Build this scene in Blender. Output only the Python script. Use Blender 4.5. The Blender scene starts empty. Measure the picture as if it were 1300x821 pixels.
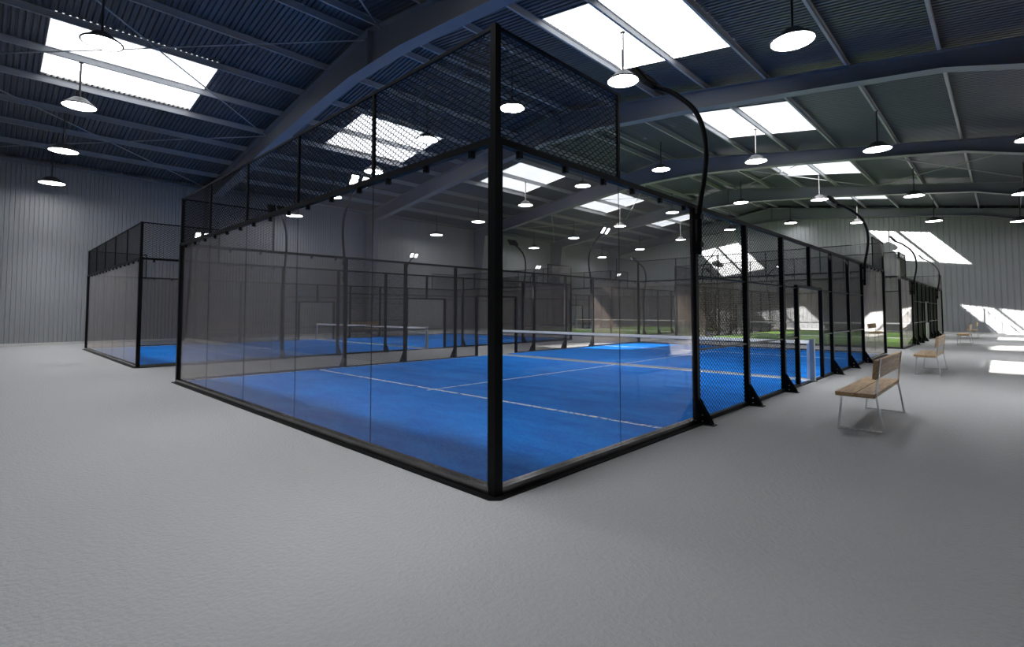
import bpy, math, random
from mathutils import Vector, Matrix
random.seed(7)
scn = bpy.context.scene
col = scn.collection

# ------------------------------------------------------------------ sizes
W, SP = 9.94, 1.957            # court width, side bay length
L = SP * 10                    # court length
H3, H4 = 3.03, 4.04
XL, XR = -29.3, 5.66           # side walls
YB, YF = -4.75, 46.8           # wall behind the viewer, far wall
RIDGE, EAVE, SLOPE = -11.82, 8.57, 0.1426
def roof_z(x): return EAVE + SLOPE * (29.3 + RIDGE) - SLOPE * abs(x - RIDGE)
RIB = 0.16

# ------------------------------------------------------------------ materials
def mat(name, color, rough=0.6, metal=0.0, spec=0.5, noise=None, bump=None, emit=None):
    m = bpy.data.materials.new(name); m.use_nodes = True
    nt = m.node_tree; b = nt.nodes['Principled BSDF']
    b.inputs['Base Color'].default_value = (*color, 1)
    b.inputs['Roughness'].default_value = rough
    b.inputs['Metallic'].default_value = metal
    b.inputs['Specular IOR Level'].default_value = spec
    tc = nt.nodes.new('ShaderNodeTexCoord')
    if noise:                                   # (scale, amount, detail)
        n = nt.nodes.new('ShaderNodeTexNoise'); n.inputs['Scale'].default_value = noise[0]; n.inputs['Detail'].default_value = noise[2]
        nt.links.new(tc.outputs['Object'], n.inputs['Vector'])
        mx = nt.nodes.new('ShaderNodeMix'); mx.data_type = 'RGBA'; mx.blend_type = 'MIX'
        a = noise[1]
        mx.inputs[6].default_value = (*[c * (1 - a) for c in color], 1)
        mx.inputs[7].default_value = (*[min(1, c * (1 + a)) for c in color], 1)
        nt.links.new(n.outputs['Fac'], mx.inputs[0]); nt.links.new(mx.outputs[2], b.inputs['Base Color'])
    if bump:                                    # (scale, strength, distance)
        n2 = nt.nodes.new('ShaderNodeTexNoise'); n2.inputs['Scale'].default_value = bump[0]; n2.inputs['Detail'].default_value = 3
        nt.links.new(tc.outputs['Object'], n2.inputs['Vector'])
        bp = nt.nodes.new('ShaderNodeBump'); bp.inputs['Strength'].default_value = bump[1]; bp.inputs['Distance'].default_value = bump[2]
        nt.links.new(n2.outputs['Fac'], bp.inputs['Height']); nt.links.new(bp.outputs['Normal'], b.inputs['Normal'])
    if emit:
        b.inputs['Emission Color'].default_value = (*emit[0], 1); b.inputs['Emission Strength'].default_value = emit[1]
    return m

M = {}
M['floor'] = mat('poured_floor', (0.335, 0.335, 0.338), 0.5, spec=0.30, noise=(0.25, 0.05, 4), bump=(30, 1.0, 0.016))
M['roof'] = mat('roof_sheet', (0.078, 0.087, 0.110), 0.38, noise=(0.6, 0.12, 3))
M['wall'] = mat('wall_sheet', (0.29, 0.30, 0.315), 0.4, spec=0.5, noise=(0.5, 0.10, 3))
M['steel'] = mat('painted_steel', (0.21, 0.22, 0.25), 0.45, noise=(1.5, 0.08, 3))
M['purlin'] = mat('purlin_steel', (0.37, 0.38, 0.40), 0.4, noise=(2, 0.08, 2))
M['black'] = mat('black_powder_coat', (0.0035, 0.0035, 0.004), 0.45, spec=0.14, noise=(9, 0.3, 2))
M['base'] = mat('dark_base_channel', (0.16, 0.155, 0.15), 0.22, metal=0.9, spec=0.7, noise=(4, 0.25, 3))
M['wire'] = mat('black_wire', (0.004, 0.004, 0.0045), 0.55, spec=0.12, noise=(20, 0.2, 1))
M['seal'] = mat('black_rubber_seal', (0.012, 0.012, 0.012), 0.7, noise=(20, 0.2, 1))
M['bolt'] = mat('zinc_bolt', (0.6, 0.6, 0.6), 0.3, metal=1, noise=(30, 0.1, 1))
M['galv'] = mat('galvanised_steel', (0.50, 0.51, 0.52), 0.35, metal=0.7, noise=(6, 0.12, 4))
M['tape'] = mat('white_net_tape', (0.93, 0.93, 0.95), 0.7, noise=(12, 0.05, 3))
M['net'] = mat('net_cord', (0.02, 0.02, 0.025), 0.8, noise=(12, 0.05, 3))
M['kerb'] = mat('pale_kerb', (0.62, 0.62, 0.60), 0.6, noise=(2, 0.06, 3))
M['chrome'] = mat('satin_chrome', (0.80, 0.81, 0.82), 0.22, metal=1.0, noise=(6, 0.04, 2))
M['door'] = mat('grey_door_leaf', (0.42, 0.43, 0.44), 0.45, noise=(2, 0.05, 3))
M['shade'] = mat('lamp_shade_enamel', (0.05, 0.05, 0.053), 0.4, noise=(5, 0.15, 2))
M['led'] = mat('lamp_diffuser', (0.9, 0.9, 0.9), 0.5, noise=(5, 0.02, 1), emit=((0.98, 0.99, 1.0), 22))
M['flood'] = mat('floodlight_led', (0.9, 0.9, 0.9), 0.5, noise=(5, 0.02, 1), emit=((0.95, 0.98, 1.0), 6))

def wood():
    m = bpy.data.materials.new('oak_plank'); m.use_nodes = True; nt = m.node_tree; b = nt.nodes['Principled BSDF']
    tc = nt.nodes.new('ShaderNodeTexCoord'); mp = nt.nodes.new('ShaderNodeMapping'); mp.inputs['Scale'].default_value = (14, 0.9, 14)
    n = nt.nodes.new('ShaderNodeTexNoise'); n.inputs['Scale'].default_value = 3; n.inputs['Detail'].default_value = 6
    r = nt.nodes.new('ShaderNodeValToRGB')
    r.color_ramp.elements[0].position = 0.3; r.color_ramp.elements[0].color = (0.32, 0.19, 0.09, 1)
    r.color_ramp.elements[1].position = 0.7; r.color_ramp.elements[1].color = (0.60, 0.41, 0.22, 1)
    nt.links.new(tc.outputs['Object'], mp.inputs['Vector']); nt.links.new(mp.outputs['Vector'], n.inputs['Vector'])
    nt.links.new(n.outputs['Fac'], r.inputs['Fac']); nt.links.new(r.outputs['Color'], b.inputs['Base Color'])
    b.inputs['Roughness'].default_value = 0.5
    return m
M['wood'] = wood()

def turf(name, dark, light):
    m = bpy.data.materials.new(name); m.use_nodes = True; nt = m.node_tree; b = nt.nodes['Principled BSDF']
    tc = nt.nodes.new('ShaderNodeTexCoord')
    a = nt.nodes.new('ShaderNodeTexNoise'); a.inputs['Scale'].default_value = 1.1; a.inputs['Detail'].default_value = 6; a.inputs['Roughness'].default_value = 0.7
    c = nt.nodes.new('ShaderNodeTexNoise'); c.inputs['Scale'].default_value = 55; c.inputs['Detail'].default_value = 2
    mp = nt.nodes.new('ShaderNodeMapping'); mp.inputs['Scale'].default_value = (0.6, 1.6, 1)
    nt.links.new(tc.outputs['Object'], mp.inputs['Vector']); nt.links.new(mp.outputs['Vector'], a.inputs['Vector'])
    nt.links.new(tc.outputs['Object'], c.inputs['Vector'])
    ad = nt.nodes.new('ShaderNodeMath'); ad.operation = 'MULTIPLY_ADD'; ad.inputs[1].default_value = 0.5
    nt.links.new(c.outputs['Fac'], ad.inputs[0])
    sc = nt.nodes.new('ShaderNodeMath'); sc.operation = 'MULTIPLY'; sc.inputs[1].default_value = 0.5
    nt.links.new(a.outputs['Fac'], sc.inputs[0]); nt.links.new(sc.outputs[0], ad.inputs[2])
    r = nt.nodes.new('ShaderNodeValToRGB')
    r.color_ramp.elements[0].position = 0.41; r.color_ramp.elements[0].color = (*dark, 1)
    r.color_ramp.elements[1].position = 0.60; r.color_ramp.elements[1].color = (*light, 1)
    nt.links.new(ad.outputs[0], r.inputs['Fac']); nt.links.new(r.outputs['Color'], b.inputs['Base Color'])
    b.inputs['Roughness'].default_value = 0.85; b.inputs['Specular IOR Level'].default_value = 0.15
    bp = nt.nodes.new('ShaderNodeBump'); bp.inputs['Strength'].default_value = 0.7; bp.inputs['Distance'].default_value = 0.02
    nt.links.new(c.outputs['Fac'], bp.inputs['Height']); nt.links.new(bp.outputs['Normal'], b.inputs['Normal'])
    return m
M['turf_blue'] = turf('blue_turf', (0.001, 0.15, 0.62), (0.008, 0.30, 0.98))
M['turf_green'] = turf('green_turf', (0.25, 0.45, 0.09), (0.42, 0.66, 0.17))

def line_mat(name, under):
    """white line whose pile is broken up by turf fibres"""
    m = bpy.data.materials.new(name); m.use_nodes = True; nt = m.node_tree; b = nt.nodes['Principled BSDF']
    tc = nt.nodes.new('ShaderNodeTexCoord'); n = nt.nodes.new('ShaderNodeTexNoise'); n.inputs['Scale'].default_value = 16; n.inputs['Detail'].default_value = 3
    r = nt.nodes.new('ShaderNodeValToRGB')
    r.color_ramp.elements[0].position = 0.36; r.color_ramp.elements[0].color = (*under, 1)
    r.color_ramp.elements[1].position = 0.50; r.color_ramp.elements[1].color = (0.95, 0.96, 0.98, 1)
    nt.links.new(tc.outputs['Object'], n.inputs['Vector']); nt.links.new(n.outputs['Fac'], r.inputs['Fac'])
    nt.links.new(r.outputs['Color'], b.inputs['Base Color']); b.inputs['Roughness'].default_value = 0.8
    return m
M['line_blue'] = line_mat('white_line_on_blue', (0.05, 0.22, 0.65))
M['line_green'] = line_mat('white_line_on_green', (0.25, 0.42, 0.12))

def glass():
    m = bpy.data.materials.new('tinted_dusty_glass'); m.use_nodes = True; nt = m.node_tree; nt.nodes.clear()
    out = nt.nodes.new('ShaderNodeOutputMaterial')
    t = nt.nodes.new('ShaderNodeBsdfTransparent'); t.inputs['Color'].default_value = (0.84, 0.84, 0.84, 1)
    d = nt.nodes.new('ShaderNodeBsdfDiffuse')
    n = nt.nodes.new('ShaderNodeTexNoise'); n.inputs['Scale'].default_value = 0.8; n.inputs['Detail'].default_value = 3
    r = nt.nodes.new('ShaderNodeValToRGB')
    r.color_ramp.elements[0].color = (0.62, 0.50, 0.43, 1); r.color_ramp.elements[1].color = (0.74, 0.61, 0.53, 1)
    tc = nt.nodes.new('ShaderNodeTexCoord'); nt.links.new(tc.outputs['Object'], n.inputs['Vector'])
    nt.links.new(n.outputs['Fac'], r.inputs['Fac']); nt.links.new(r.outputs['Color'], d.inputs['Color'])
    tl = nt.nodes.new('ShaderNodeBsdfTranslucent'); nt.links.new(r.outputs['Color'], tl.inputs['Color'])
    dm = nt.nodes.new('ShaderNodeMixShader'); dm.inputs[0].default_value = 0.8
    nt.links.new(d.outputs[0], dm.inputs[1]); nt.links.new(tl.outputs[0], dm.inputs[2])
    mx = nt.nodes.new('ShaderNodeMixShader'); mx.inputs[0].default_value = 0.042
    nt.links.new(t.outputs[0], mx.inputs[1]); nt.links.new(dm.outputs[0], mx.inputs[2])
    g = nt.nodes.new('ShaderNodeBsdfGlossy'); g.inputs['Roughness'].default_value = 0.0; g.inputs['Color'].default_value = (1.0, 0.94, 0.90, 1)
    f = nt.nodes.new('ShaderNodeFresnel'); f.inputs['IOR'].default_value = 1.5
    geo = nt.nodes.new('ShaderNodeNewGeometry')          # same reflectance on both faces of the sheet
    ff = nt.nodes.new('ShaderNodeMix'); ff.data_type = 'FLOAT'
    ff.inputs[2].default_value = 1.34; ff.inputs[3].default_value = 1 / 1.34
    nt.links.new(geo.outputs['Backfacing'], ff.inputs[0]); nt.links.new(ff.outputs[0], f.inputs['IOR'])
    m2 = nt.nodes.new('ShaderNodeMixShader')
    nt.links.new(f.outputs[0], m2.inputs[0]); nt.links.new(mx.outputs[0], m2.inputs[1]); nt.links.new(g.outputs[0], m2.inputs[2])
    nt.links.new(m2.outputs[0], out.inputs['Surface'])
    return m
M['glass'] = glass()
def poly():
    m = bpy.data.materials.new('clear_roof_sheet'); m.use_nodes = True; nt = m.node_tree; nt.nodes.clear()
    out = nt.nodes.new('ShaderNodeOutputMaterial')
    t = nt.nodes.new('ShaderNodeBsdfTransparent'); t.inputs['Color'].default_value = (0.93, 0.94, 0.95, 1)
    d = nt.nodes.new('ShaderNodeBsdfTranslucent'); d.inputs['Color'].default_value = (0.85, 0.87, 0.9, 1)
    n = nt.nodes.new('ShaderNodeTexNoise'); n.inputs['Scale'].default_value = 3
    mp = nt.nodes.new('ShaderNodeMath'); mp.operation = 'MULTIPLY'; mp.inputs[1].default_value = 0.2
    nt.links.new(n.outputs['Fac'], mp.inputs[0])
    mx = nt.nodes.new('ShaderNodeMixShader')
    nt.links.new(mp.outputs[0], mx.inputs[0]); nt.links.new(t.outputs[0], mx.inputs[1]); nt.links.new(d.outputs[0], mx.inputs[2])
    nt.links.new(mx.outputs[0], out.inputs['Surface'])
    return m
M['poly'] = poly()

# ------------------------------------------------------------------ mesh builder
class MB:
    def __init__(s): s.v = []; s.f = []
    def box(s, x0, x1, y0, y1, z0, z1):
        if x0 > x1: x0, x1 = x1, x0
        if y0 > y1: y0, y1 = y1, y0
        i = len(s.v)
        s.v += [(x0, y0, z0), (x1, y0, z0), (x1, y1, z0), (x0, y1, z0), (x0, y0, z1), (x1, y0, z1), (x1, y1, z1), (x0, y1, z1)]
        for q in ((0, 3, 2, 1), (4, 5, 6, 7), (0, 1, 5, 4), (1, 2, 6, 5), (2, 3, 7, 6), (3, 0, 4, 7)): s.f.append(tuple(i + k for k in q))
        return s
    def prism(s, pts, axis, a, b):
        """outline pts (p,q) extruded along axis from a to b; axis y: (x,z); x: (y,z); z: (x,y)"""
        n = len(pts); i = len(s.v)
        def P(p, q, t): return {'y': (p, t, q), 'x': (t, p, q), 'z': (p, q, t)}[axis]
        s.v += [P(p, q, a) for p, q in pts] + [P(p, q, b) for p, q in pts]
        s.f.append(tuple(i + k for k in range(n))[::-1]); s.f.append(tuple(i + n + k for k in range(n)))
        for k in range(n): j = (k + 1) % n; s.f.append((i + k, i + j, i + n + j, i + n + k))
        return s
    def tube(s, pts, r, n=8, cap=True, rad=None):
        pts = [Vector(p) for p in pts]; i0 = len(s.v); m = len(pts)
        up = None
        for k, p in enumerate(pts):
            d = (pts[min(k + 1, m - 1)] - pts[max(k - 1, 0)]).normalized()
            if up is None: up = Vector((0, 0, 1)) if abs(d.z) < .9 else Vector((1, 0, 0))
            a = d.cross(up).normalized(); b = a.cross(d).normalized(); up = b
            rr = rad[k] if rad else r
            for q in range(n):
                t = 2 * math.pi * q / n + math.pi / n
                s.v.append(tuple(p + (a * math.cos(t) + b * math.sin(t)) * rr))
        for k in range(m - 1):
            for q in range(n):
                w = (q + 1) % n
                s.f.append((i0 + k * n + q, i0 + k * n + w, i0 + (k + 1) * n + w, i0 + (k + 1) * n + q))
        if cap:
            s.f.append(tuple(i0 + q for q in range(n))[::-1]); s.f.append(tuple(i0 + (m - 1) * n + q for q in range(n)))
        return s
    def lathe(s, prof, n=40, c=(0, 0, 0), close=False):
        i0 = len(s.v); m = len(prof)
        for r, z in prof:
            for q in range(n):
                t = 2 * math.pi * q / n
                s.v.append((c[0] + r * math.cos(t), c[1] + r * math.sin(t), c[2] + z))
        for k in range(m - 1):
            for q in range(n):
                w = (q + 1) % n
                s.f.append((i0 + k * n + q, i0 + k * n + w, i0 + (k + 1) * n + w, i0 + (k + 1) * n + q))
        if close:
            for q in range(n):
                w = (q + 1) % n
                s.f.append((i0 + (m - 1) * n + q, i0 + (m - 1) * n + w, i0 + w, i0 + q))
        else:
            s.f.append(tuple(i0 + q for q in range(n))[::-1]); s.f.append(tuple(i0 + (m - 1) * n + q for q in range(n)))
        return s
    def build(s, name, m, parent=None, smooth=False, loc=None, bevel=0):
        me = bpy.data.meshes.new(name); me.from_pydata(s.v, [], s.f)
        me.materials.append(m)
        import bmesh
        bm = bmesh.new(); bm.from_mesh(me); bmesh.ops.recalc_face_normals(bm, faces=bm.faces); bm.to_mesh(me); bm.free()
        if smooth:
            me.polygons.foreach_set('use_smooth', [True] * len(me.polygons))
            me.set_sharp_from_angle(angle=math.radians(40))
        o = bpy.data.objects.new(name, me); col.objects.link(o)
        if parent: o.parent = parent
        if loc: o.location = loc
        if bevel:
            b = o.modifiers.new('bevel', 'BEVEL'); b.width = bevel; b.segments = 2; b.limit_method = 'ANGLE'
        return o
def tag(o, label=None, cat=None, group=None, kind=None):
    if label: o['label'] = label
    if cat: o['category'] = cat
    if group: o['group'] = group
    if kind: o['kind'] = kind
    return o
def empty(name, loc=(0, 0, 0)):
    o = bpy.data.objects.new(name, None); col.objects.link(o); o.location = loc; o.empty_display_size = 0.2
    return o
kids = {}
def copy_tree(o, parent=None):
    c = o.copy(); col.objects.link(c)
    if parent: c.parent = parent
    for ch in list(o.children): copy_tree(ch, c)
    return c

# ------------------------------------------------------------------ setting: floor, walls, roof
MB().box(XL - .3, XR + .3, YB - .3, YF + .3, -.2, 0).build('floor', M['floor'])['kind'] = 'structure'

def wave(a, b, pitch, groove, depth, off=0.0):
    """list of (t, d): pans with narrow grooves of the given depth"""
    out = []; t = a
    while t < b - 1e-6:
        e = min(t + pitch, b)
        if e - t > groove * 1.5:
            out += [(t, 0), (e - groove, 0), (e - groove * .72, depth), (e - groove * .28, depth)]
        t += pitch
    out.append((b, 0)); return out

def ribbed_wall(name, axis, at, out, a, b, z0, top, pitch=0.165):
    """vertical ribs; axis x: plane x=at running along y; out = sign of the outward direction"""
    mb = MB(); pr = wave(a, b, pitch, 0.05 if pitch < .2 else .09, 0.032)
    for t, d in pr:
        p = at + out * d
        if axis == 'x': mb.v += [(p, t, z0), (p, t, top(t))]
        else: mb.v += [(t, p, z0), (t, p, top(t))]
    for k in range(len(pr) - 1): mb.f.append((2 * k, 2 * k + 2, 2 * k + 3, 2 * k + 1))
    # solid backing behind the ribs
    q0, q1 = at + out * .06, at + out * .2
    if axis == 'x': mb.box(min(q0, q1), max(q0, q1), a, b, z0, top(a))
    else:
        n = len(mb.v); xs = [a, RIDGE, b]
        pts = [(a, z0), (b, z0), (b, top(b)), (RIDGE, top(RIDGE)), (a, top(a))]
        mb.prism(pts, 'y', q0, q1)
    o = mb.build(name, M['wall']); o['kind'] = 'structure'; return o
topx = lambda t: EAVE + .15
ribbed_wall('wall_left', 'x', XL, -1, YB, YF, 0, topx)
ribbed_wall('wall_right', 'x', XR, 1, YB, YF, 0, topx)
ribbed_wall('wall_far', 'y', YF, 1, XL, XR, 0, lambda t: roof_z(t) + .1, .33)
ribbed_wall('wall_near', 'y', YB, -1, XL, XR, 0, lambda t: roof_z(t) + .1)
MB().box(XL, XL + .10, YB, YF, 0, .10).build('baseboard_left', M['kerb'])['kind'] = 'structure'
MB().box(XR - .10, XR, YB, YF, 0, .10).build('baseboard_right', M['kerb'])['kind'] = 'structure'
MB().box(XL + .1, XR - .1, YF - .10, YF, 0, .06).build('baseboard_far', M['kerb'])['kind'] = 'structure'
MB().box(XL + .1, XR - .1, YB, YB + .10, 0, .13).build('baseboard_near', M['kerb'])['kind'] = 'structure'

# skylights: centre y per bay, both slopes
SKY_Y = [(-1.88, 2.66), (8.50, 13.0), (18.85, 23.2), (29.0, 33.35), (38.8, 43.1)]
SKY_L, SKY_R = (-20.95, -16.92), (-6.82, -2.62)
def roof_sheet(mb, x0, x1, y0, y1, up=.10):
    i = len(mb.v); pr = wave(y0, y1, RIB, .068, .055)
    for t, d in pr: mb.v += [(x0, t, roof_z(x0) + up + d), (x1, t, roof_z(x1) + up + d)]
    for k in range(len(pr) - 1): mb.f.append((i + 2 * k, i + 2 * k + 2, i + 2 * k + 3, i + 2 * k + 1))
ya, yb = YB - .2, YF + .2
mb = MB()
for (s0, s1) in (SKY_L, SKY_R):
    lo, hi = (XL - .2, RIDGE) if s1 < RIDGE else (RIDGE, XR + .2)
    roof_sheet(mb, lo, s0, ya, yb); roof_sheet(mb, s1, hi, ya, yb)
    t = ya
    for (a, b) in SKY_Y: roof_sheet(mb, s0, s1, t, a); t = b
    roof_sheet(mb, s0, s1, t, yb)
    # upper skin closes the roof thickness outside
def skin(mb, x0, x1, y0, y1):
    i = len(mb.v)
    for x, y in ((x0, y0), (x1, y0), (x1, y1), (x0, y1)): mb.v.append((x, y, roof_z(x) + .19))
    mb.f.append((i, i + 1, i + 2, i + 3))
for (s0, s1) in (SKY_L, SKY_R):
    lo, hi = (XL - .2, RIDGE) if s1 < RIDGE else (RIDGE, XR + .2)
    skin(mb, lo, s0, ya, yb); skin(mb, s1, hi, ya, yb); t = ya
    for (a, b) in SKY_Y: skin(mb, s0, s1, t, a); t = b
    skin(mb, s0, s1, t, yb)
mb.build('ceiling', M['roof'])['kind'] = 'structure'
n = 1
for (s0, s1) in (SKY_L, SKY_R):
    for (a, b) in SKY_Y:
        mb = MB(); roof_sheet(mb, s0, s1, a, b, .10)
        o = mb.build('window_%d' % n, M['poly']); o['kind'] = 'structure'
        f = MB()
        for (x0, x1, y0, y1) in ((s0 - .05, s1 + .05, a - .05, a), (s0 - .05, s1 + .05, b, b + .05)):
            f.v and None
            i = len(f.v)
            for x in (x0, x1):
                for y in (y0, y1):
                    for dz in (.09, .20): f.v.append((x, y, roof_z(x) + dz))
            for q in ((0, 1, 3, 2), (4, 6, 7, 5), (0, 4, 5, 1), (2, 3, 7, 6), (1, 5, 7, 3), (0, 2, 6, 4)): f.f.append(tuple(i + k for k in q))
        f.build('window_frame', M['roof'], o)
        n += 1

# steel frames
tn = [0]
def trim(mb, m, smooth=False, label=None, bevel=0):
    tn[0] += 1; o = mb.build('trim_%d' % tn[0], m, smooth=smooth, bevel=bevel); o['kind'] = 'structure'
    if label: o['label'] = label
    return o
RA = [-4.45, 5.75, 15.75, 26.1, 36.4, 46.5]
FL = .22
def flange_profile():
    left = [(-27.85, 7.85), (-24.4, 8.30), (-20.9, 8.78), (-15.6, 9.42), (-13.0, 9.66)]
    right = [(-9.9, 9.66), (-5.3, 9.27), (-1.9, 8.90), (2.1, 8.42), (4.21, 7.85)]
    return left + right
for y in RA:
    pf = flange_profile()
    top = [(XR, roof_z(XR) - .14), (RIDGE, roof_z(RIDGE) - .14), (XL, roof_z(XL) - .14)]
    mb = MB()
    # web with the two tapered column webs in one outline
    web = [(XL, 0), (XL + .45, 0)] + pf + [(XR - .45, 0), (XR, 0)] + top
    # as a strip so that the concave outline stays clean
    low = [(XL, 7.85)] + pf + [(XR, 7.85)]
    def topz(x): return roof_z(x) - .14
    xs = sorted(set([p[0] for p in low] + [RIDGE]))
    def lowz(x):
        for (xa, za), (xb, zb) in zip(low[:-1], low[1:]):
            if xa <= x <= xb: return za + (zb - za) * (x - xa) / max(1e-6, xb - xa)
    t = .012
    for xa, xb in zip(xs[:-1], xs[1:]):
        mb.prism([(xa, lowz(xa)), (xb, lowz(xb)), (xb, topz(xb)), (xa, topz(xa))], 'y', y - t, y + t)
    for s, xw in ((1, XL), (-1, XR)):
        mb.prism([(xw, 0), (xw + s * .45, 0), (xw + s * 1.45, 7.85), (xw, 7.85)], 'y', y - t, y + t)
    # flanges: thick plates following the outline
    def plate(p, q, th, w=FL):
        (xa, za), (xb, zb) = p, q; dx, dz = xb - xa, zb - za; ln = math.hypot(dx, dz); nx, nz = -dz / ln * th, dx / ln * th
        mb.prism([(xa, za), (xb, zb), (xb + nx, zb + nz), (xa + nx, za + nz)], 'y', y - w, y + w)
    path = [(XL + .45, 0)] + pf + [(XR - .45, 0)]
    for p, q in zip(path[:-1], path[1:]): plate(p, q, .025)
    for p, q in ((top[0], top[1]), (top[1], top[2])): plate(q, p, -.02)
    for xw in (XL + .02, XR - .02): plate((xw, 0), (xw, EAVE - .1), .02)
    # stiffeners at the knees and the ridge
    for x in (RIDGE,):
        mb.box(x - .01, x + .01, y - FL + .03, y + FL - .03, lowz(x), topz(x))
    trim(mb, M['steel'])
# purlins (Z sections) along the hall
PUR = [-27.2, -25.15, -23.14, -20.98, -18.93, -16.86, -14.75, -12.30, -11.34, -8.85, -6.78, -4.72, -2.60, -0.22, 2.02, 4.1]
for x in PUR:
    z = roof_z(x); mb = MB()
    mb.box(x - .035, x + .035, YB, YF, z - .135, z - .12)
    mb.box(x - .006, x + .006, YB, YF, z - .12, z + .07)
    mb.box(x - .035, x + .035, YB, YF, z + .07, z + .085)
    trim(mb, M['purlin'])
for x in (XL + .12, XR - .12):
    trim(MB().box(x - .08, x + .08, YB, YF, EAVE - .16, EAVE - .06), M['steel'])
# cross bracing rods
for (y0, y1) in ((RA[0], RA[1]), (RA[3], RA[4])):
    for nodes in ((-12.3, -20.95), (-20.95, -29.0), (-11.34, -2.65), (-2.65, 5.3)):
        a, b = nodes
        for p, q in ((a, b), (b, a)):
            dz = -.20
            trim(MB().tube([(p, y0, roof_z(p) + dz), (q, y1, roof_z(q) + dz)], .026, 6), M['purlin'])
# door in the left wall
d = MB().box(XL - .02, XL + .05, 40.4, 42.3, 0.0, 2.15).build('door_1', M['door']); d['kind'] = 'structure'
f = MB(); f.box(XL, XL + .09, 40.3, 40.4, 0, 2.25); f.box(XL, XL + .09, 42.3, 42.4, 0, 2.25); f.box(XL, XL + .09, 40.3, 42.4, 2.15, 2.25)
f.build('door_frame', M['galv'], d)
MB().tube([(XL + .06, 40.55, 1.0), (XL + .11, 40.55, 1.0), (XL + .11, 40.68, 1.0)], .012, 8).build('door_handle', M['galv'], d)

# ------------------------------------------------------------------ chain link
def chain_mesh(w, h, cw=.050, ch=.064, r=.0042):
    """wires zigzag upright and hook into their neighbours; lies in the xz plane"""
    nc = max(2, round(w / cw)); nr = max(2, round(h / ch)) * 2
    cw = w / nc; hh = h / nr
    vs = []; fs = []
    dirs = [(r, 0), (-r * .5, r * .87), (-r * .5, -r * .87)]
    for i in range(nc):
        pts = []
        for k in range(nr + 1):
            side = (k % 2) ^ (i % 2)
            x = (i + side) * cw; z = k * hh
            e = hh * .15; ov = .002 * (1 if side else -1)
            yy = .002 * (1 if side else -1)
            if k > 0: pts.append((x + ov, yy, z - e))
            if k < nr: pts.append((x + ov, yy, z + e))
        b = len(vs)
        for k, p in enumerate(pts):
            a, c = pts[max(k - 1, 0)], pts[min(k + 1, len(pts) - 1)]
            tx, tz = c[0] - a[0], c[2] - a[2]; ln = math.hypot(tx, tz)
            nx, nz = -tz / ln * r, tx / ln * r
            vs += [(p[0] + nx, p[1] - r * .4, p[2] + nz), (p[0] - nx, p[1] - r * .4, p[2] - nz), (p[0], p[1] + r * .9, p[2])]
        for k in range(len(pts) - 1):
            for q in range(3):
                w2 = (q + 1) % 3
                fs.append((b + 3 * k + q, b + 3 * k + w2, b + 3 * k + 3 + w2, b + 3 * k + 3 + q))
    me = bpy.data.meshes.new('chain_link'); me.from_pydata(vs, [], fs); me.materials.append(M['wire'])
    return me
CH = {}
def chain_panel(parent, w, h, loc, rot):
    key = (round(w, 2), round(h, 2))
    if key not in CH: CH[key] = chain_mesh(w, h)
    o = bpy.data.objects.new('mesh_panel', CH[key]); col.objects.link(o); o.parent = parent
    o.location = loc; o.rotation_euler = (0, 0, rot)
    return o

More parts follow.
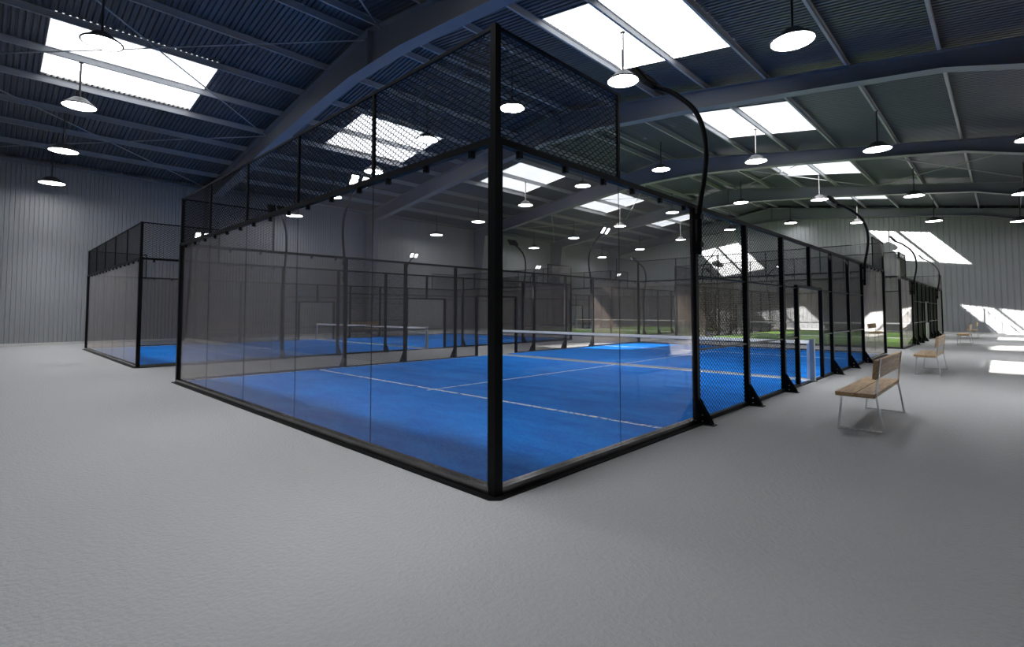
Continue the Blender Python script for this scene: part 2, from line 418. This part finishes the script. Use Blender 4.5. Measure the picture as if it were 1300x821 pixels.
# ------------------------------------------------------------------ court enclosure
def enclosure():
    root = empty('padel_enclosure')
    K, G = M['black'], M['glass']
    ZB = .075
    # base channel under the glass and the mesh, with a flat outer lip
    for (x0, x1, y0, y1) in ((-W, 0, 0, 0), (-W, 0, L, L)):
        s = -1 if y0 == 0 else 1
        MB().box(x0 + .03, x1 - .03, y0 - .05 , y0 + .05, 0, ZB).build('base_channel', M['base'], root)
        mb = MB(); e = .11
        if s < 0: mb.prism([(-W - .02, 0), (-W - e - .02, -.02), (-W - .09, -e), (.04, -e), (e, -.04), (e, 0)], 'z', 0, .014)
        else: mb.prism([(e, L), (e, L + .04), (.04, L + e), (-W - .04, L + e), (-W - e, L + .04), (-W - e, L)], 'z', 0, .014)
        mb.build('base_plate', K, root)
    for x0, s in ((0, 1), (-W, -1)):
        for (a, b) in ((0.04, SP * 2 - .04), (L - SP * 2 + .04, L - .04)):
            MB().box(x0 - .05, x0 + .05, a, b, 0, ZB).build('base_channel', M['base'], root)
            MB().box(x0 + s * .05, x0 + s * .11, a - .05, b + .05, 0, .0138).build('base_plate', K, root)
        for (a, b) in ((SP * 2 + .04, 8.74), (10.78, L - SP * 2 - .04)):
            MB().box(x0 - .03, x0 + .04, a, b, 0, .055).build('bottom_rail', K, root)
        MB().box(x0 - .03, x0 + .04, 8.82, 10.7, 0, .022).build('door_sill', K, root)
    # glass panes with rubber seals and clamps
    def pane(ax, u0, u1, at, s):
        g = .005
        if ax == 'x': mb = MB().box(u0 + g, u1 - g, at - .006, at + .006, ZB, H3 - .03)
        else: mb = MB().box(at - .006, at + .006, u0 + g, u1 - g, ZB, H3 - .03)
        p = mb.build('glass_panel', G, root)
        for q in (.155, .5, .845):
            u = u0 + (u1 - u0) * q
            c = MB()
            if ax == 'x': c.box(u - .022, u + .022, at - .025, at + .025, H3 - .092, H3 - .028)
            else: c.box(at - .025, at + .025, u - .022, u + .022, H3 - .092, H3 - .028)
            c.build('glass_clamp', K, p)
        return p
    def seal(x, y):
        MB().box(x - .003, x + .003, y - .003, y + .003, ZB, H3 - .03).build('seal_strip', M['seal'], root)
    w5 = W / 5
    for at in (0, L):
        for k in range(5):
            pane('x', -W + w5 * k, -W + w5 * (k + 1), at, 1)
            if k: seal(-W + w5 * k, at)
    for at in (0, -W):
        for k in (0, 1, 8, 9):
            pane('y', SP * k, SP * (k + 1), at, 1)
        seal(at, SP); seal(at, SP * 9)
    # posts
    def post(x, y, z0, z1, h, mbase=None):
        return MB().box(x - h, x + h, y - h, y + h, z0, z1).build('post', K, root)
    for x in (0, -W):
        for y in (0, L):
            post(x, y, 0, H3 + .02, .045); post(x, y, H3 + .02, H4 + .02, .033)
    for x, s in ((0, 1), (-W, -1)):
        for y in (SP * 2, SP * 3, SP * 4, SP * 6, SP * 7, SP * 8):
            p = post(x, y, 0, H3 - .03, .04)
            xo = x + s * .04
            g = MB().prism([(xo, 0), (xo + s * .20, 0), (xo + s * .17, .07), (xo, .36)], 'y', y - .035, y - .023)
            g.prism([(xo, 0), (xo + s * .20, 0), (xo + s * .17, .07), (xo, .36)], 'y', y + .023, y + .035)
            g.box(min(xo, xo + s * .22), max(xo, xo + s * .22), y - .06, y + .06, 0, .012)
            gg = g.build('foot_bracket', K, p)
            for bz, bx in ((.05, .06), (.13, .06)):
                MB().tube([(xo + s * bx, y - .045, bz), (xo + s * bx, y + .045, bz)], .011, 8).build('bolt', M['bolt'], p)
        for y in (8.78, 10.74): post(x, y, 0, 2.08, .04)
        post(x, SP * 5, 2.08, H3 - .03, .035)
        # rails
        MB().box(x - .035, x + .035, 0, L, H3 - .03, H3 + .03).build('top_rail', K, root)
        MB().box(x - .02, x + .02, SP * 2, 8.78, 1.0, 1.025).build('middle_rail', M['shade'], root)
        MB().box(x - .02, x + .02, 10.74, SP * 8, 1.0, 1.025).build('middle_rail', M['shade'], root)
        MB().box(x - .025, x + .025, SP * 2, 8.78, 2.035, 2.06).build('middle_rail', K, root)
        MB().box(x - .025, x + .025, 10.74, SP * 8, 2.035, 2.06).build('middle_rail', K, root)
        MB().box(x - .035, x + .035, 8.74, 10.78, 2.05, 2.11).build('door_lintel', K, root)
        # chain link bays
        xi = x - s * .028
        for a, b in ((SP * 2, SP * 3), (SP * 3, SP * 4), (SP * 6, SP * 7), (SP * 7, SP * 8)):
            chain_panel(root, SP, 2.94, (xi, a, .055), math.pi / 2)
        for a, b in ((SP * 4, 8.78), (10.74, SP * 6)):
            chain_panel(root, b - a, 2.94, (xi, a, .055), math.pi / 2)
        for a, b in ((8.78, SP * 5), (SP * 5, 10.74)):
            chain_panel(root, b - a, .90, (xi, a, 2.10), math.pi / 2)
        # upper corner frames
        for a, b, yp in ((0, SP, SP), (L - SP, L, L - SP)):
            chain_panel(root, SP, H4 - H3, (x, a, H3), math.pi / 2)
            MB().box(x - .015, x + .015, a, b, H4 - .012, H4 + .018).build('top_rail', K, root)
            MB().box(x - .017, x + .017, yp - .017, yp + .017, H3, H4 + .018).build('post', K, root)
    for y in (0, L):
        MB().box(-W, 0, y - .035, y + .035, H3 - .03, H3 + .03).build('top_rail', K, root)
        MB().box(-W, 0, y - .015, y + .015, H4 - .012, H4 + .018).build('top_rail', K, root)
        for k in range(5):
            chain_panel(root, w5, H4 - H3, (-W + w5 * k, y, H3), 0)
            if k: MB().box(-W + w5 * k - .017, -W + w5 * k + .017, y - .017, y + .017, H3, H4 + .018).build('post', K, root)
    return root
COURTS = [(0, 0, 'blue', 'nearest blue court in the middle of the picture'),
          (-14.14, 0, 'blue', 'blue court on the left, next to the left wall'),
          (0, 23.57, 'green', 'green court beyond the nearest blue court'),
          (-14.14, 23.57, 'green', 'far green court beside the left wall')]
enc = enclosure()
encl_labels = ['black glass and chain-link enclosure of the nearest blue court, corner post facing the viewer',
               'black framed glass and chain-link enclosure around the blue court near the left wall',
               'black framed glass and chain-link enclosure around the green court on the right, behind the benches',
               'black framed glass and chain-link enclosure of the far green court by the left wall']
for i, (x, y, c, wh) in enumerate(COURTS):
    o = enc if i == 0 else copy_tree(enc)
    o.location = (x, y, 0); tag(o, encl_labels[i], 'court enclosure', 'glass and mesh court enclosures')

# turf with its lines
def make_turf(c):
    t = MB().box(-W + .055, -.055, .055, L - .055, 0, .028).build('court_turf', M['turf_' + c])
    z0, z1 = .028, .0315
    net = SP * 5
    for y in (3.17, 2 * net - 3.17):
        MB().box(-W + .1, -.1, y - .036, y + .036, z0 - .005, z1).build('court_line_or_strip', M['line_' + c], t)
    MB().box(-W + .1, -.1, net - .16, net + .16, z0 - .005, z1).build('court_line_or_strip', M['tape'], t)  # no court marking: white strip added so the net's bottom band reads brightly lit
    MB().box(-W / 2 - .028, -W / 2 + .028, 3.0, 2 * net - 3.0, z0 - .005, z1 + .0006).build('court_line_or_strip', M['line_' + c], t)
    for (x0, x1, y0, y1) in ((-W + .056, -.056, .0565, .069), (-W + .056, -.056, L - .069, L - .0565), (-.069, -.0565, .07, L - .07), (-W + .0565, -W + .069, .07, L - .07)):
        MB().box(x0, x1, y0, y1, z0 - .005, z1 + .004).build('turf_edge', M['line_' + c], t)
    return t
tb, tg = make_turf('blue'), make_turf('green')
turfs = [tb, copy_tree(tb), tg, copy_tree(tg)]
turf_labels = ['bright blue artificial turf with white lines inside the nearest court',
               'bright blue artificial turf of the court near the left wall',
               'green artificial turf of the court behind the nearest blue one',
               'green artificial turf of the far court near the left wall']
for t, (x, y, c, wh), lb in zip(turfs, COURTS, turf_labels):
    t.location = (x, y, 0); tag(t, lb, 'turf', c + ' turf surfaces')

# nets
def make_net():
    r = empty('padel_net')
    y = 0; x0, x1 = -W + .03, -.03; top = .90
    for x in (-W - .03, .03):
        p = MB().box(x - .045, x + .045, y - .045, y + .045, 0, .93).build('net_post', M['galv'], r, bevel=.006)
        MB().box(x - .05, x + .05, y - .05, y + .05, .93, .942).build('post_cap', M['galv'], p)
        MB().box(x - .07, x + .07, y - .07, y + .07, 0, .03).build('post_base', M['galv'], p)
    mb = MB(); mb.prism([(-.042, top - .06), (-.036, top - .066), (.036, top - .066), (.042, top - .06), (.012, top + .008), (-.012, top + .008)], 'x', x0, x1); mb.build('top_tape', M['tape'], r)
    MB().prism([(-.05, .032), (.05, .032), (.008, .07), (-.008, .07)], 'x', x0, x1).build('bottom_tape', M['tape'], r)
    for x in (x0, x1 - .05): MB().box(x, x + .055, y - .012, y + .012, .06, top - .04).build('side_tape', M['tape'], r)
    n = MB(); q = .0011; p = .045
    k = x0 + p
    while k < x1: n.tube([(k, y, .06), (k, y, top - .05)], q, 3, cap=False); k += p
    k = .06 + p
    while k < top - .05: n.tube([(x0, y, k), (x1, y, k)], q, 3, cap=False); k += p
    n.build('netting', M['net'], r)
    return r
net = make_net()
net_labels = ['low net with white tape border and grey post across the nearest blue court',
              'low white-topped net across the blue court near the left wall',
              'low white-topped net across the green court on the right',
              'low white-topped net across the far green court near the left wall']
for i, (x, y, c, wh) in enumerate(COURTS):
    o = net if i == 0 else copy_tree(net)
    o.location = (x, y + SP * 5, 0); tag(o, net_labels[i], 'net', 'court nets')

# ------------------------------------------------------------------ floodlight poles
def make_flood():
    r = empty('floodlight_pole')
    # C-shaped pole standing on the side post; leans out (+x) and arches back over the court (-x)
    ctrl = [(.075, 2.35), (.085, 2.75), (.10, 3.05), (.165, 3.4), (.20, 3.75), (.165, 4.1), (.05, 4.4), (-.13, 4.62), (-.36, 4.82), (-.60, 4.95)]
    pts = []
    for k in range(len(ctrl) - 1):
        p0 = ctrl[max(k - 1, 0)]; p1 = ctrl[k]; p2 = ctrl[k + 1]; p3 = ctrl[min(k + 2, len(ctrl) - 1)]
        for j in range(6):
            t = j / 6
            pts.append(tuple(.5 * ((2 * b) + (c - a) * t + (2 * a - 5 * b + 4 * c - d) * t * t + (-a + 3 * b - 3 * c + d) * t ** 3) for a, b, c, d in zip(p0, p1, p2, p3)))
    pts.append(ctrl[-1])
    MB().tube([(x, 0, z) for x, z in pts], .035, 10).build('pole', M['black'], r, smooth=True)
    c = MB(); c.box(.03, .12, -.05, .05, 2.45, 2.52); c.box(.03, .125, -.05, .05, 2.85, 2.92); c.build('pole_clamp', M['black'], r)
    # crossbar and two floodlight heads, tilted down to the court
    a = math.atan2(.13, .26)
    MB().tube([(-.58, -.30, 4.95), (-.58, .30, 4.95)], .016, 8).build('crossbar', M['black'], r, smooth=True)
    for s in (-1, 1):
        h = empty('head_pivot')
        bpy.data.objects.remove(h)
        m = MB()
        m.box(-.30, .04, -.13, .13, .0, .035)
        for k in range(7): m.box(-.27 + k * .045, -.262 + k * .045, -.12, .12, .035, .06)
        for q in ((-.30, .04, -.13, -.112), (-.30, .04, .112, .13), (-.30, -.28, -.112, .112), (.02, .04, -.112, .112)): m.box(q[0], q[1], q[2], q[3], -.03, .0)
        hd = m.build('lamp_head', M['black'], r)
        hd.location = (-.60, s * .165, 4.955); hd.rotation_euler = (0, .92, 0)
        MB().box(-.275, .015, -.108, .108, -.002, .001).build('led_panel', M['flood'], hd)
    return r
fl = make_flood()
first = True
side = {1: 'right-hand side', -1: 'left-hand side'}
end = {0: 'near', 1: 'far'}
cname = ['the nearest blue court', 'the blue court by the left wall', 'the green court on the right', 'the far green court by the left wall']
for i, (cx, cy, c, wh) in enumerate(COURTS):
    for s in (1, -1):
        for e, yy in ((0, SP * 2), (1, SP * 8)):
            o = fl if first else copy_tree(fl); first = False
            o.location = (cx if s > 0 else cx - W, cy + yy, 0); o.rotation_euler = (0, 0, 0 if s > 0 else math.pi)
            tag(o, 'curved floodlight pole, %s end, %s of %s' % (end[e], side[s], cname[i]), 'floodlight', 'curved floodlight poles on the court fences')

# ------------------------------------------------------------------ pendant lamps
def make_pendant(drop):
    r = empty('pendant_lamp')
    MB().tube([(0, 0, .29), (0, 0, drop - .13)], .030, 10).build('rod', M['shade'], r, smooth=True)
    MB().lathe([(.05, drop - .14), (.07, drop - .13), (.07, drop - .115)], 20).build('ceiling_cap', M['shade'], r)
    prof = [(.452, -.008), (.475, -.012), (.492, .0), (.490, .022), (.455, .052), (.385, .095), (.31, .155), (.24, .225), (.185, .268), (.11, .295), (.03, .30),
            (.03, .285), (.105, .28), (.175, .255), (.225, .215), (.295, .145), (.37, .083), (.44, .045)]
    MB().lathe(prof, 48, close=True).build('lamp_shade', M['shade'], r, smooth=True)
    MB().lathe([(.453, .004), (.453, .016)], 48).build('lamp_diffuser', M['led'], r, smooth=True)
    return r
LX = [-27.2, -23.2, -19.0, -14.75, -9.95, -4.9, -.2, 4.0]
LY = [-1.0, 10.1, 21.2, 32.3, 43.0]
xn = ['nearest the left wall', 'second from the left wall', 'third from the left wall', 'fourth from the left wall',
      'fourth from the right wall', 'third from the right wall', 'second from the right wall', 'nearest the right wall']
yn = ['row nearest the viewer', 'second row from the viewer', 'middle row', 'second row from the far wall', 'row nearest the far wall']
DROP = 1.62
pend = make_pendant(DROP); first = True
ROWY = [[-1.04, -1.0, -.98, -.95, -.9, -.9, -.9, -.9], [9.75, 10.15, 10.15, 10.2, 10.55, 10.1, 9.76, 9.7],
        [20.35, 20.9, 21.2, 21.6, 22.1, 21.5, 20.7, 20.6], [31.3, 31.9, 32.5, 33.0, 33.7, 32.7, 31.7, 31.4], [42.1, 42.9, 43.2, 44.2, 45.2, 44.0, 42.4, 41.8]]
for j, y in enumerate(LY):
    for i, x in enumerate(LX):
        y = ROWY[j][i]
        if i == 7 and j == 0: continue
        o = pend if first else copy_tree(pend); first = False
        o.location = (x, y, roof_z(x) - DROP)
        sl = bpy.data.lights.get('lamp_beam') or bpy.data.lights.new('lamp_beam', 'SPOT')
        sl.energy = 1050; sl.spot_size = math.radians(88); sl.spot_blend = 1.0; sl.shadow_soft_size = .4; sl.color = (.97, .99, 1.0)
        so = bpy.data.objects.new('lamp_beam', sl); col.objects.link(so); so.location = (x, y, roof_z(x) - DROP - .03)
        tag(o, 'dark pendant lamp %s, in the %s' % (xn[i], yn[j]), 'lamp', 'pendant lamps in rows under the roof')

# ------------------------------------------------------------------ benches
def make_bench():
    r = empty('bench')
    y0, y1 = .04, 1.93
    def bar(mb, pts, w=.022, d=.020):
        """flat steel bar along points in the xz plane at mb.y"""
        for p, q in zip(pts[:-1], pts[1:]):
            (xa, za), (xb, zb) = p, q; ln = math.hypot(xb - xa, zb - za); nx, nz = -(zb - za) / ln * w / 2, (xb - xa) / ln * w / 2
            ex, ez = (xb - xa) / ln * w / 2, (zb - za) / ln * w / 2
            mb.prism([(xa - ex + nx, za - ez + nz), (xa - ex - nx, za - ez - nz), (xb + ex - nx, zb + ez - nz), (xb + ex + nx, zb + ez + nz)], 'y', mb.y - d, mb.y + d)
    for y in (y0, y1 - .02):
        mb = MB(); mb.y = y
        bar(mb, [(.045, .445), (0, .01), (.49, .01), (.425, .47), (.475, .93)])
        bar(mb, [(.045, .44), (.425, .44)])
        mb.build('side_frame', M['chrome'], r)
    for (a, b) in ((-.01, .205), (.215, .425)):
        MB().box(a, b, -.06, 2.02, .447, .50).build('seat_plank', M['wood'], r, bevel=.006)
    bp = MB(); bp.prism([(.400, .69), (.445, .685), (.468, .925), (.423, .93)], 'y', -.06, 2.02)
    bp.build('backrest', M['wood'], r, bevel=.006)
    return r
bench = make_bench(); first = True
bl = ['oak slat bench with steel frame nearest the viewer, in the right-hand aisle', 'second oak bench along the right aisle, beside the far end of the blue court',
      'third oak bench along the right aisle, beside the green court', 'last oak bench in the right aisle, near the sunlit far wall']
for k, y in enumerate((4.9, 12.95, 28.47, 36.5)):
    o = bench if first else copy_tree(bench); first = False
    o.location = (1.49, y, 0); tag(o, bl[k], 'bench', 'benches in the right aisle')
bl2 = ['first oak bench along the left wall aisle, seen through the glass of the blue courts', 'second oak bench along the left wall aisle, seen through two blue courts',
       'third oak bench in the left wall aisle, behind the far green court', 'last oak bench in the left wall aisle, near the far wall']
for k, y in enumerate((4.9, 12.95, 28.47, 36.5)):
    o = copy_tree(bench); o.location = (-25.57, y + 1.93, 0); o.rotation_euler = (0, 0, math.pi)
    tag(o, bl2[k], 'bench', 'benches in the left aisle')

# ------------------------------------------------------------------ light from outside
w = bpy.data.worlds.new('sky'); scn.world = w; w.use_nodes = True
bg = w.node_tree.nodes['Background']; bg.inputs[0].default_value = (0.90, 0.94, 1.0, 1); bg.inputs[1].default_value = 1.2
sd = bpy.data.lights.new('sun', 'SUN'); sd.energy = 36; sd.angle = math.radians(.6); sd.color = (1.0, .95, .88)
so = bpy.data.objects.new('sun', sd); col.objects.link(so)
so.rotation_euler = Vector((.9, 1.6, -1)).to_track_quat('-Z', 'Y').to_euler(); so.location = (-20, -30, 30)
for (s0, s1) in (SKY_L, SKY_R):          # sampling portals in the skylight openings (they give no light)
    for (a, b) in SKY_Y:
        pd = bpy.data.lights.new('skylight_portal', 'AREA'); pd.shape = 'RECTANGLE'; pd.size = s1 - s0; pd.size_y = b - a; pd.cycles.is_portal = True
        po = bpy.data.objects.new('skylight_portal', pd); col.objects.link(po)
        xm = (s0 + s1) / 2; po.location = (xm, (a + b) / 2, roof_z(xm) + .18)
        sl = SLOPE if xm < RIDGE else -SLOPE
        po.rotation_euler = (0, -math.atan(sl), 0)

# ------------------------------------------------------------------ camera
yaw, pit, F = -0.7666, 0.0460, 649.16
cd = bpy.data.cameras.new('camera'); cam = bpy.data.objects.new('camera', cd); col.objects.link(cam)
cd.sensor_fit = 'HORIZONTAL'; cd.sensor_width = 36; cd.lens = 36 * F / 1300
cd.shift_x = 0.0; cd.shift_y = -(410.5 - 365.5) / 1300
cd.clip_start = .05; cd.clip_end = 300
fw = Vector((math.sin(yaw) * math.cos(pit), math.cos(yaw) * math.cos(pit), math.sin(pit)))
cam.location = (3.1369, -3.0503, 1.5503)
cam.rotation_euler = fw.to_track_quat('-Z', 'Y').to_euler()
scn.camera = cam

# ------------------------------------------------------------------ view and sampling
vs = scn.view_settings; vs.view_transform = 'Standard'; vs.look = 'None'; vs.gamma = 1; vs.use_curve_mapping = False; vs.exposure = 0.42
cy = scn.cycles
cy.max_bounces = 10; cy.diffuse_bounces = 4; cy.glossy_bounces = 4; cy.transparent_max_bounces = 48; cy.transmission_bounces = 4
cy.caustics_reflective = False; cy.caustics_refractive = False
cy.sample_clamp_indirect = 8.0; cy.use_denoising = True
